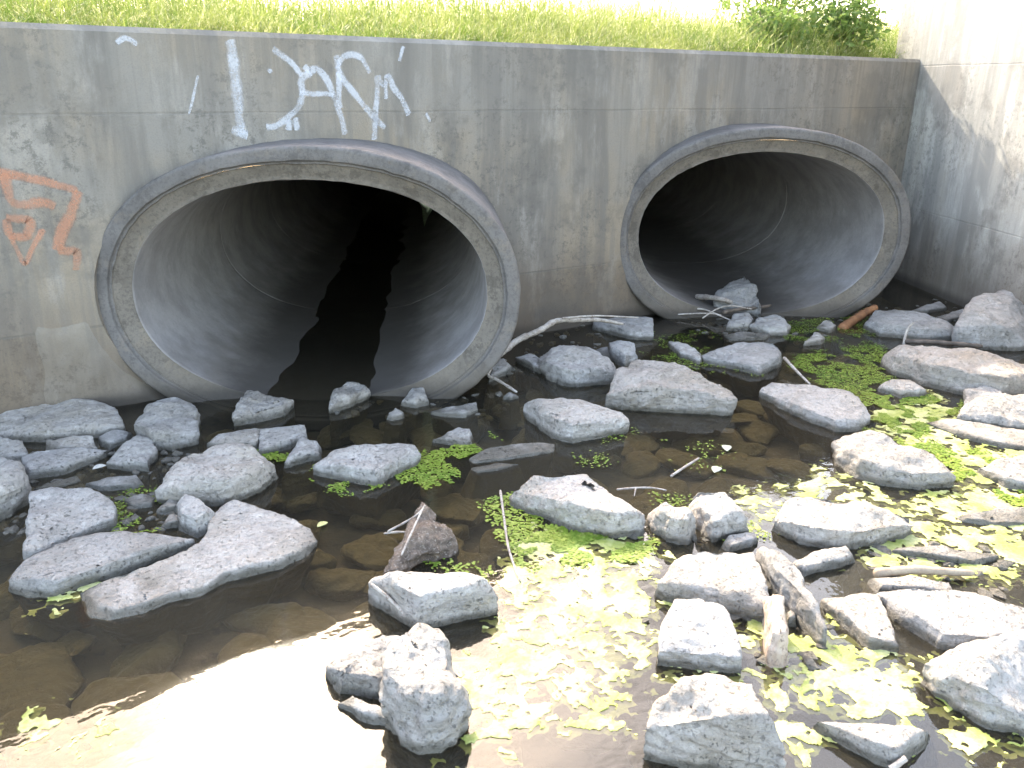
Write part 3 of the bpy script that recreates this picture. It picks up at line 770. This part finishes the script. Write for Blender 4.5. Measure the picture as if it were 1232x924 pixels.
def stick(label, pts, r0, r1, mat=M_TWIG, name='stick', cat='stick', group=None, twigs=()):
    o = tube([U(x, y, z) for x, y, z in pts], r0, r1, name, mat, seed=len(label))
    for tw in twigs:
        tube([U(x, y, z) for x, y, z in tw[2:]], tw[0], tw[1], 'twig', mat, o, 6)
    tag(o, label, cat, group); return o
G = 'loose sticks lying in the stream'
stick('long bleached branch arching from the near pipe to the flat grey block', [(600,427,.05),(622,410,.09),(650,397,.14),(670,386,.17),(700,385,.15),(722,385,.13),(750,390,.1)], .022, .011, name='branch', cat='branch',
      twigs=[(.008, .004, (676,383,.19), (715,380,.19), (745,381,.17), (768,382,.15))])
stick('forked pale twig hanging below the end of the bleached branch', [(596,432,.10),(590,444,.08),(588,452,.05),(600,458,.04),(622,472,.01)], .009, .008, group=G)
stick('thick pale stick leaning into the far pipe mouth', [(838,357,.06),(855,358,.10),(872,361,.11),(884,366,.06)], .022, .015, group=G)
stick('short brown stick in front of the far pipe rock', [(870,376,.05),(890,372,.06),(912,370,.06),(928,367,.06)], .016, .010, M_DARKW, group=G)
stick('thin twig crossing the debris before the far pipe', [(820,371,.04),(845,372,.06),(862,378,.05),(880,386,.02)], .007, .005, group=G)
stick('thin twig lying flat left of the far pipe debris', [(795,381,.01),(820,378,.03),(850,377,.05),(868,379,.04)], .006, .004, group=G)
stick('crossed thin twig on top of the far pipe debris', [(845,383,.02),(862,372,.08),(880,368,.11),(905,372,.08)], .006, .004, group=G)
stick('rusty brown log end sticking out beside the far pipe', [(1012,396,0),(1026,386,.03),(1040,377,.06),(1054,370,.09)], .034, .028, M_WOODB, name='log', cat='log')
stick('pale curved stick standing up by the long rounded boulder', [(1087,417,.02),(1089,405,.08),(1093,395,.13),(1099,388,.17)], .010, .007, group=G)
stick('dark straight pole lying behind the long rounded boulder', [(1088,411,.05),(1130,412,.06),(1182,417,.05)], .016, .014, M_DARKW, group=G)
stick('pale straight stick pointing at the pitted flat rock', [(943,430,.07),(957,445,.04),(975,463,.0)], .009, .007, group=G)
stick('short pale stick afloat in midstream right of the broad hump rock', [(807,573,.01),(822,563,.012),(841,551,.012)], .006, .005, group=G)
stick('knobbly twig afloat left of the dark upright stone', [(742,589,.01),(765,587,.015),(785,587,.01),(802,590,.01)], .005, .003, group=G,
      twigs=[(.004, .002, (765,587,.015), (763,597,.01))])
stick('thin reed stem beside the duckweed leaflets in the centre', [(602,590,.02),(606,620,.01),(612,660,.01),(626,700,.006)], .006, .004, group=G)
stick('pale stick propped against the thick dished block', [(446,703,.10),(470,722,.06),(505,758,.0)], .007, .005, group=G)
stick('short stub of stick at the bottom edge', [(872,916,.02),(880,908,.04),(885,904,.05)], .009, .006, group=G)
stick('dark driftwood strip lying on the algae above the bleached slab', [(1052,690,.02),(1100,686,.03),(1172,690,.02)], .018, .012, simple('tan_wood', (.36, .29, .21), (.25, .19, .14), 18), group=G)
stick('short tan stick near the bottom edge beside the flat wedge', [(1072,926,.01),(1082,918,.03),(1090,912,.04)], .010, .007, group=G)
rock('weathered log stub standing among the pale rock cluster', [(921,722),(930,717),(941,721),(946,760),(944,797),(934,801),(923,796)], .55, mat=simple('stub_wood', (.42, .35, .29), (.27, .2, .16), 22, .8, sc=(1, 1, .4), c3=(.16, .12, .1)), name='log_stub', cat='log', group=None, rough=.5)
ch = rock('ragged brown bark chunk tangled with twigs in midstream', [(462,690),(480,662),(495,640),(498,622),(510,607),(521,628),(545,648),(515,665),(490,680)], .45, mat=M_BARK, name='bark_chunk', cat='bark', group=None, rough=1.6)
off = ch.location
for tw in ([(461,693,.0),(500,672,.02),(546,645,.03)], [(466,640,.03),(498,622,.08),(512,608,.12)], [(483,668,.07),(500,630,.12),(511,607,.14)], [(462,642,.0),(480,640,.02),(500,640,.05)]):
    tb = tube([U(*p)-off for p in tw], .005, .003, 'twig', M_TWIG, ch, 6)

# ------------------------------------------------------------------ algae and duckweed
def vnoise(x, y, seed):
    xi, yi = np.floor(x).astype(np.int64), np.floor(y).astype(np.int64); fx, fy = x-xi, y-yi
    fx = fx*fx*(3-2*fx); fy = fy*fy*(3-2*fy)
    def hsh(a, b):
        n = (a*374761393+b*668265263+seed*974711) & 0xffffffff
        n = ((n ^ (n >> 13))*1274126177) & 0xffffffff
        return ((n ^ (n >> 16)) & 0xffff)/65535.0
    return (hsh(xi, yi)*(1-fx)+hsh(xi+1, yi)*fx)*(1-fy)+(hsh(xi, yi+1)*(1-fx)+hsh(xi+1, yi+1)*fx)*fy
def fbm(x, y, seed, o=4, g=.55):
    s = 0; a = 1; t = 0
    for k in range(o): s = s+a*vnoise(x*2**k, y*2**k, seed+k); t += a; a *= g
    return s/t
def poly_sd(X, Y, poly):
    """signed distance, positive inside"""
    d = np.full(X.shape, 1e9); ins = np.zeros(X.shape, bool); n = len(poly)
    for i in range(n):
        ax, ay = poly[i]; bx, by = poly[(i+1) % n]; ex, ey = bx-ax, by-ay
        t = np.clip(((X-ax)*ex+(Y-ay)*ey)/(ex*ex+ey*ey), 0, 1)
        d = np.minimum(d, np.hypot(X-ax-t*ex, Y-ay-t*ey))
        c = ((ay > Y) != (by > Y)) & (X < (bx-ax)*(Y-ay)/((by-ay) if by != ay else 1e-9)+ax); ins ^= c
    return np.where(ins, d, -d)
MATS = [  # photo outline, cover
 ([(548,900),(575,800),(590,720),(620,660),(690,640),(770,650),(800,690),(795,790),(740,880),(640,890)], .60),
 ([(620,650),(660,632),(760,645),(790,660),(700,680),(640,690)], .75),
 ([(900,740),(990,750),(1060,775),(1120,800),(1140,880),(1010,870),(960,840),(900,820)], .62),
 ([(800,785),(900,790),(960,830),(1010,900),(940,940),(900,830),(800,820)], .42),
 ([(1000,650),(1080,600),(1130,590),(1232,590),(1260,700),(1160,700),(1060,690)], .62),
 ([(1040,500),(1120,470),(1160,500),(1260,545),(1260,600),(1160,600),(1140,560),(1060,520)], .60),
 ([(880,590),(950,580),(1000,560),(1060,590),(1110,610),(1050,640),(960,605),(905,640)], .5),
 ([(1120,830),(1160,868),(1240,895),(1240,905),(1150,890),(1115,850)], .8),
 ([(28,872),(60,865),(92,880),(78,892),(40,890)], .62),
 ([(70,890),(130,860),(140,930),(60,930)], .35),
 ([(60,712),(95,702),(92,722),(66,728)], .7),
]
def build_algae(add=0.0, zo=0.0, seed=0, h=.006):
    x0, x1, y0, y1 = -.3, 5.6, .6, 4.2
    xs = np.arange(x0, x1, h); ys = np.arange(y0, y1, h); X, Y = np.meshgrid(xs, ys)
    wx = X+.05*(fbm(X*9, Y*9, 11)-.5); wy = Y+.05*(fbm(X*9, Y*9, 23)-.5)
    f = np.full(X.shape, -9.0)
    nz = .75*fbm(wx*19, wy*19, 3+seed, 5, .68)+.25*(1-np.abs(2*fbm(wx*12, wy*16, 40+seed, 4, .65)-1))+.10*vnoise(X*70, Y*70, 8)
    nz = (nz-nz.mean())/nz.std()+.22
    from math import erf
    for poly, cov in MATS:
        pw = [U(a, b, 0) for a, b in poly]; sdv = poly_sd(wx, wy, [(p.x, p.y) for p in pw])
        lo, hi = -3., 3.
        for _ in range(30):
            mid = (lo+hi)/2
            if .5*(1+erf(mid/math.sqrt(2))) < cov: lo = mid
            else: hi = mid
        edge = np.clip(sdv/.07, -3, 1)
        f = np.maximum(f, nz+lo+add-1.2+1.2*edge)
    thr = 0
    inside = f > thr
    keep = inside[:-1, :-1] | inside[1:, :-1] | inside[:-1, 1:] | inside[1:, 1:]
    keep &= (inside[:-1, :-1].astype(int)+inside[1:, :-1]+inside[:-1, 1:]+inside[1:, 1:]) >= 2
    gy, gx = np.gradient(f, h); g2 = gx*gx+gy*gy+1e-6
    st = np.where(inside, 0, -f)/g2
    # pull outer vertices onto the outline
    dx = np.clip(st*gx, -h*.7, h*.7); dy = np.clip(st*gy, -h*.7, h*.7)
    Z = .001+np.clip(f, 0, .5)*.002+.004*np.clip(f, 0, .5)*vnoise(X*90, Y*90, 5)
    V = np.stack([X+dx, Y+dy, Z+zo], -1).reshape(-1, 3)
    ny, nx = X.shape; r, c = np.nonzero(keep); a = r*nx+c
    F = np.stack([a, a+1, a+nx+1, a+nx], 1)
    used, inv = np.unique(F, return_inverse=True)
    return V[used], inv.reshape(F.shape)
V, F = build_algae()
o = link('floating_algae', np_mesh('floating_algae', V, F), M_ALGAE)
tag(o, 'bright yellow green mats of algae floating on the sunlit water', 'algae', kind='stuff')

V, F = build_algae(.75, -.012, 0, .010)
o = link('submerged_algae', np_mesh('submerged_algae', V, F), M_SUBALG)
tag(o, 'dull green algae hanging just under the water surface', 'algae', kind='stuff')

DUCK = [  # outline, count, size
 ([(905,400),(960,385),(1050,372),(1060,398),(1040,415),(960,412)], 900, .009),
 ([(960,425),(1060,415),(1075,455),(1060,480),(1110,500),(1040,520),(1000,470),(950,445)], 2600, .009),
 ([(1050,470),(1160,480),(1150,500),(1100,530),(1060,510)], 1300, .010),
 ([(590,600),(625,592),(660,630),(700,645),(690,662),(620,665),(598,650)], 420, .013),
 ([(484,560),(520,540),(560,530),(590,520),(585,545),(545,580),(500,595),(480,580)], 900, .010),
 ([(790,398),(860,400),(850,440),(800,436)], 260, .009), ([(770,420),(800,440),(850,450),(930,455),(880,440)], 160, .009),
 ([(320,535),(345,545),(345,555),(318,552)], 200, .009), ([(370,575),(450,590),(420,598),(380,585)], 60, .009),
 ([(500,670),(560,680),(600,690),(540,690)], 40, .013), ([(160,585),(200,590),(195,640),(130,650),(120,615)], 220, .008),
 ([(720,515),(760,512),(760,530),(722,535)], 40, .009), ([(690,545),(735,550),(735,562),(690,560)], 30, .011),
 ([(640,640),(790,650),(760,680),(620,680)], 700, .011), ([(780,590),(880,610),(930,650),(830,650)], 120, .010), ([(1080,525),(1260,560),(1260,640),(1150,600)], 1200, .011),
 ([(375,560),(400,575),(470,585),(440,592),(380,575)], 50, .009), ([(800,520),(880,540),(870,575),(810,560)], 40, .010)]
def build_duck():
    rs = np.random.RandomState(3); VV = []; FF = []; n0 = 0
    for poly, cnt, sz in DUCK:
        pw = [U(a, b, 0) for a, b in poly]; px = [p.x for p in pw]; py = [p.y for p in pw]
        got = 0; tries = 0; cnt = int(cnt*2.6); sz = sz*.58
        while got < cnt and tries < 40:
            tries += 1
            X = rs.uniform(min(px), max(px), cnt*3); Y = rs.uniform(min(py), max(py), cnt*3)
            ok = (poly_sd(X+.05*(vnoise(X*9, Y*9, 1)-.5), Y, list(zip(px, py))) > rs.normal(0, .02, X.shape)) & (fbm(X*9, Y*9, 77, 3) > .46)
            X, Y = X[ok][:cnt-got], Y[ok][:cnt-got]; got += len(X)
            k = len(X)
            th = rs.uniform(0, 6.28, k); s = sz*rs.uniform(.5, 1.3, k); el = rs.uniform(.55, .9, k); zz = .0035+rs.uniform(0, .004, k)
            ang = np.arange(7)/7*2*np.pi
            ux = np.cos(ang)[None]*s[:, None]; uy = np.sin(ang)[None]*(s*el)[:, None]
            vx = X[:, None]+ux*np.cos(th)[:, None]-uy*np.sin(th)[:, None]; vy = Y[:, None]+ux*np.sin(th)[:, None]+uy*np.cos(th)[:, None]
            tl = rs.normal(0, .12, (k, 1)); vz = zz[:, None]+ux*tl
            VV.append(np.stack([vx, vy, np.maximum(vz, .001)], -1).reshape(-1, 3))
            FF.append((np.arange(k)[:, None]*7+np.arange(7)[None])+n0); n0 += k*7
    return np.concatenate(VV), np.concatenate(FF)
V, F = build_duck()
o = link('duckweed', np_mesh('duckweed', V, F, False), M_DUCK)
tag(o, 'tiny round leaflets of duckweed drifting between the rocks', 'duckweed', kind='stuff')

# pale dead leaves afloat
def leaf(label, px, py, sz, ang, col):
    c = U(px, py, .006); V = []; F = []
    n = 12
    for i in range(n):
        t = i/(n-1); w = math.sin(math.pi*t)**.8*.32*sz
        for sgn in (-1, 0, 1):
            x = (t-.5)*sz; y = sgn*w; z = abs(sgn)*w*.5+.15*sz*(t-.5)**2
            V.append((x*math.cos(ang)-y*math.sin(ang), x*math.sin(ang)+y*math.cos(ang), z))
    for i in range(n-1):
        for k in range(2): a = i*3+k; F.append((a, a+1, a+4, a+3))
    o = link('dead_leaf', mesh('dead_leaf', V, F), simple('dead_leaf', col, tuple(v*.7 for v in col), 60, .6)); o.location = c
    md = o.modifiers.new('thick', 'SOLIDIFY'); md.thickness = .0015
    tag(o, label, 'leaf', 'dead leaves afloat')
leaf('pale curled leaf afloat right of the midstream stick, farther one', 874, 540, .07, .8, (.5, .52, .4))
leaf('pale curled leaf afloat below the farther one, midstream', 862, 566, .07, .5, (.5, .52, .42))
leaf('yellowish leaf afloat right of the L shaped slab', 388, 632, .05, .3, (.45, .45, .2))
leaf('white leaf fragment in the water by the wedge slab at left', 120, 563, .06, 0.2, (.6, .58, .52))

# ------------------------------------------------------------------ mortar patch and sediment at the wall foot
def mortar():
    bm = bmesh.new()
    c0, c1 = UW(38, 392), UW(215, 500)
    nx, nz_ = 40, 26; vs = []
    for j in range(nz_+1):
        row = []
        for i in range(nx+1):
            u, w = i/nx, j/nz_; x = c0.x+(c1.x-c0.x)*u; z = c0.z+(-.15-c0.z)*w
            e = min(u, 1-u, w*1.2)*9; e = max(0, min(1, e+.5*noise.noise(Vector((x*6, z*6, 2)))))
            rr = Vector((x, WALL_Y, z))-CULV[0][0]
            q_ = (abs(rr.dot(AT)/(A0+.01))**EXP+abs(rr.z/(B0+.01))**EXP)**(1/EXP)
            e = min(e, max(0, (q_-1.0)*14)); e = e*e*(3-2*e)
            ins = q_ < .985
            row.append(None if ins else bm.verts.new((x, WALL_Y+.004-.022*e*(1+.5*w)-.012*e*noise.fractal(Vector((x*9, z*9, 0)), 1, 2, 3), z)))
        vs.append(row)
    for j in range(nz_):
        for i in range(nx):
            fv = (vs[j][i], vs[j+1][i], vs[j+1][i+1], vs[j][i+1])
            if None not in fv: bm.faces.new(fv)
    me = bpy.data.meshes.new('mortar_patch'); bm.to_mesh(me); bm.free(); me.polygons.foreach_set('use_smooth', [True]*len(me.polygons))
    o = link('mortar_patch', me, M_PATCH, HW); o['label'] = 'rough grey mortar patch low beside the near pipe'
mortar()

# ------------------------------------------------------------------ grass, weeds, flowers on the bank
def blades(n, xr, yr, hr, wr, lean, seed, clump=0):
    rs = np.random.RandomState(seed)
    X = rs.uniform(*xr, n*2); Y = yr[0]+(yr[1]-yr[0])*rs.uniform(0, 1, n*2)**1.6
    ok = fbm(X*1.6, Y*1.6, seed, 3) > rs.uniform(.15, .6, n*2); X, Y = X[ok][:n], Y[ok][:n]; n = len(X)
    t = Y-(WALL_Y+THICK); Z = WALL_H-.08+np.clip(t, 0, 8)*.045
    Hh = rs.uniform(*hr, n)*np.clip(.35+t*.65, .3, 1.0)*(.55+.9*fbm(X*1.1, Y*1.1, seed+5, 2)); w = rs.uniform(*wr, n)
    th = rs.uniform(0, 6.28, n); ph = rs.uniform(0, 6.28, n); ln = rs.uniform(0, lean, n)*Hh
    V = np.zeros((n, 7, 3)); ks = [0, .4, .75]
    for j, k in enumerate(ks):
        cx, cy = X+np.cos(ph)*ln*k*k, Y+np.sin(ph)*ln*k*k; cz = Z+Hh*k*(1-.12*k); ww = w*(1-.25*j)
        for sgn, q in ((-1, 2*j), (1, 2*j+1)):
            V[:, q, 0] = cx+sgn*np.cos(th)*ww; V[:, q, 1] = cy+sgn*np.sin(th)*ww; V[:, q, 2] = cz
    V[:, 6, 0] = X+np.cos(ph)*ln; V[:, 6, 1] = Y+np.sin(ph)*ln; V[:, 6, 2] = Z+Hh*.84
    b = np.arange(n)[:, None]*7
    T = np.array([[0, 1, 3], [0, 3, 2], [2, 3, 5], [2, 5, 4], [4, 5, 6]])
    return V.reshape(-1, 3), (b[:, :, None]+T[None]).reshape(-1, 3)
Va, Fa = blades(42000, (-1.5, 11), (WALL_Y+THICK+.0, 8.5), (.14, .60), (.002, .0062), 1.2, 3)
Vb, Fb = blades(16000, (-1.5, 14), (WALL_Y+THICK+.05, 11), (.45, 1.1), (.0013, .0032), .9, 9)
Vc, Fc = blades(14000, (-1.5, 7), (WALL_Y+.2, WALL_Y+.5), (.08, .42), (.0015, .004), 1.8, 21)
V = np.concatenate([Va, Vb, Vc]); F = np.concatenate([Fa, Fb+len(Va), Fc+len(Va)+len(Vb)])
o = link('grass', np_mesh('grass', V, F, False), M_GRASS); tag(o, 'tall backlit meadow grass growing on the bank above the headwall', 'grass', kind='stuff')
def leafcloud(name, cen, rad, n, sz, mat, seed):
    rs = np.random.RandomState(seed); d = rs.normal(0, 1, (n, 3)); d /= np.linalg.norm(d, axis=1)[:, None]
    p = d*(rs.uniform(0, 1, (n, 1))**.45)*np.array(rad)*(.7+.6*vnoise(d[:, 0]*3+9, d[:, 2]*3+9, seed))[:, None]+np.array(cen)
    s = sz*rs.uniform(.5, 1.3, n); a = rs.normal(0, 1, (n, 3)); a /= np.linalg.norm(a, axis=1)[:, None]
    b = np.cross(a, rs.normal(0, 1, (n, 3))); b /= np.linalg.norm(b, axis=1)[:, None]
    V = np.stack([p-a*s[:, None], p+b*s[:, None]*.4, p+a*s[:, None], p-b*s[:, None]*.4], 1).reshape(-1, 3)
    return np_mesh(name, V, np.arange(n*4).reshape(-1, 4), False)
def weed(label, x, y, h, r, n, seed):
    z = bankz(x, y); o = bpy.data.objects.new('weed_bush', None); COL.objects.link(o); o.location = (x, y, z)
    link('foliage', leafcloud('foliage', (0, 0, h*.6), (r, r, h*.5), n, .035, M_LEAF, seed), M_LEAF, o)
    for k in range(5):
        a = k*1.3+seed; tube([(0, 0, -.05), (math.cos(a)*r*.3, math.sin(a)*r*.3, h*.5), (math.cos(a)*r*.6, math.sin(a)*r*.6, h*.95)], .008, .003, 'stem', M_DARKW, o, 5)
    tag(o, label, 'bush', 'weed bushes on the bank')
weed('leafy weed bush right in the corner against the wing wall', 6.55, 5.05, .55, .34, 1500, 1)
weed('leafy weed bush one step left of the corner bush', 5.95, 5.3, .42, .32, 1100, 2)
weed('taller weed bush behind the corner bush', 6.7, 5.9, .95, .5, 1900, 3)
rs = np.random.RandomState(4)
fl = []
for k in range(46):
    x = rs.uniform(.2, 8.5); y = rs.uniform(5.8, 9.0)
    fl.append(leafcloud('f', (x, y, bankz(x, y)+rs.uniform(.35, .8)), (.10, .10, .08), 40, .018, M_FLOWER, k))
bmf = bmesh.new()
for me in fl: bmf.from_mesh(me); bpy.data.meshes.remove(me)
me = bpy.data.meshes.new('wildflowers'); bmf.to_mesh(me); bmf.free()
tag(link('wildflowers', me, M_FLOWER), 'pale lilac wildflower heads scattered in the bank grass', 'wildflowers', kind='stuff')
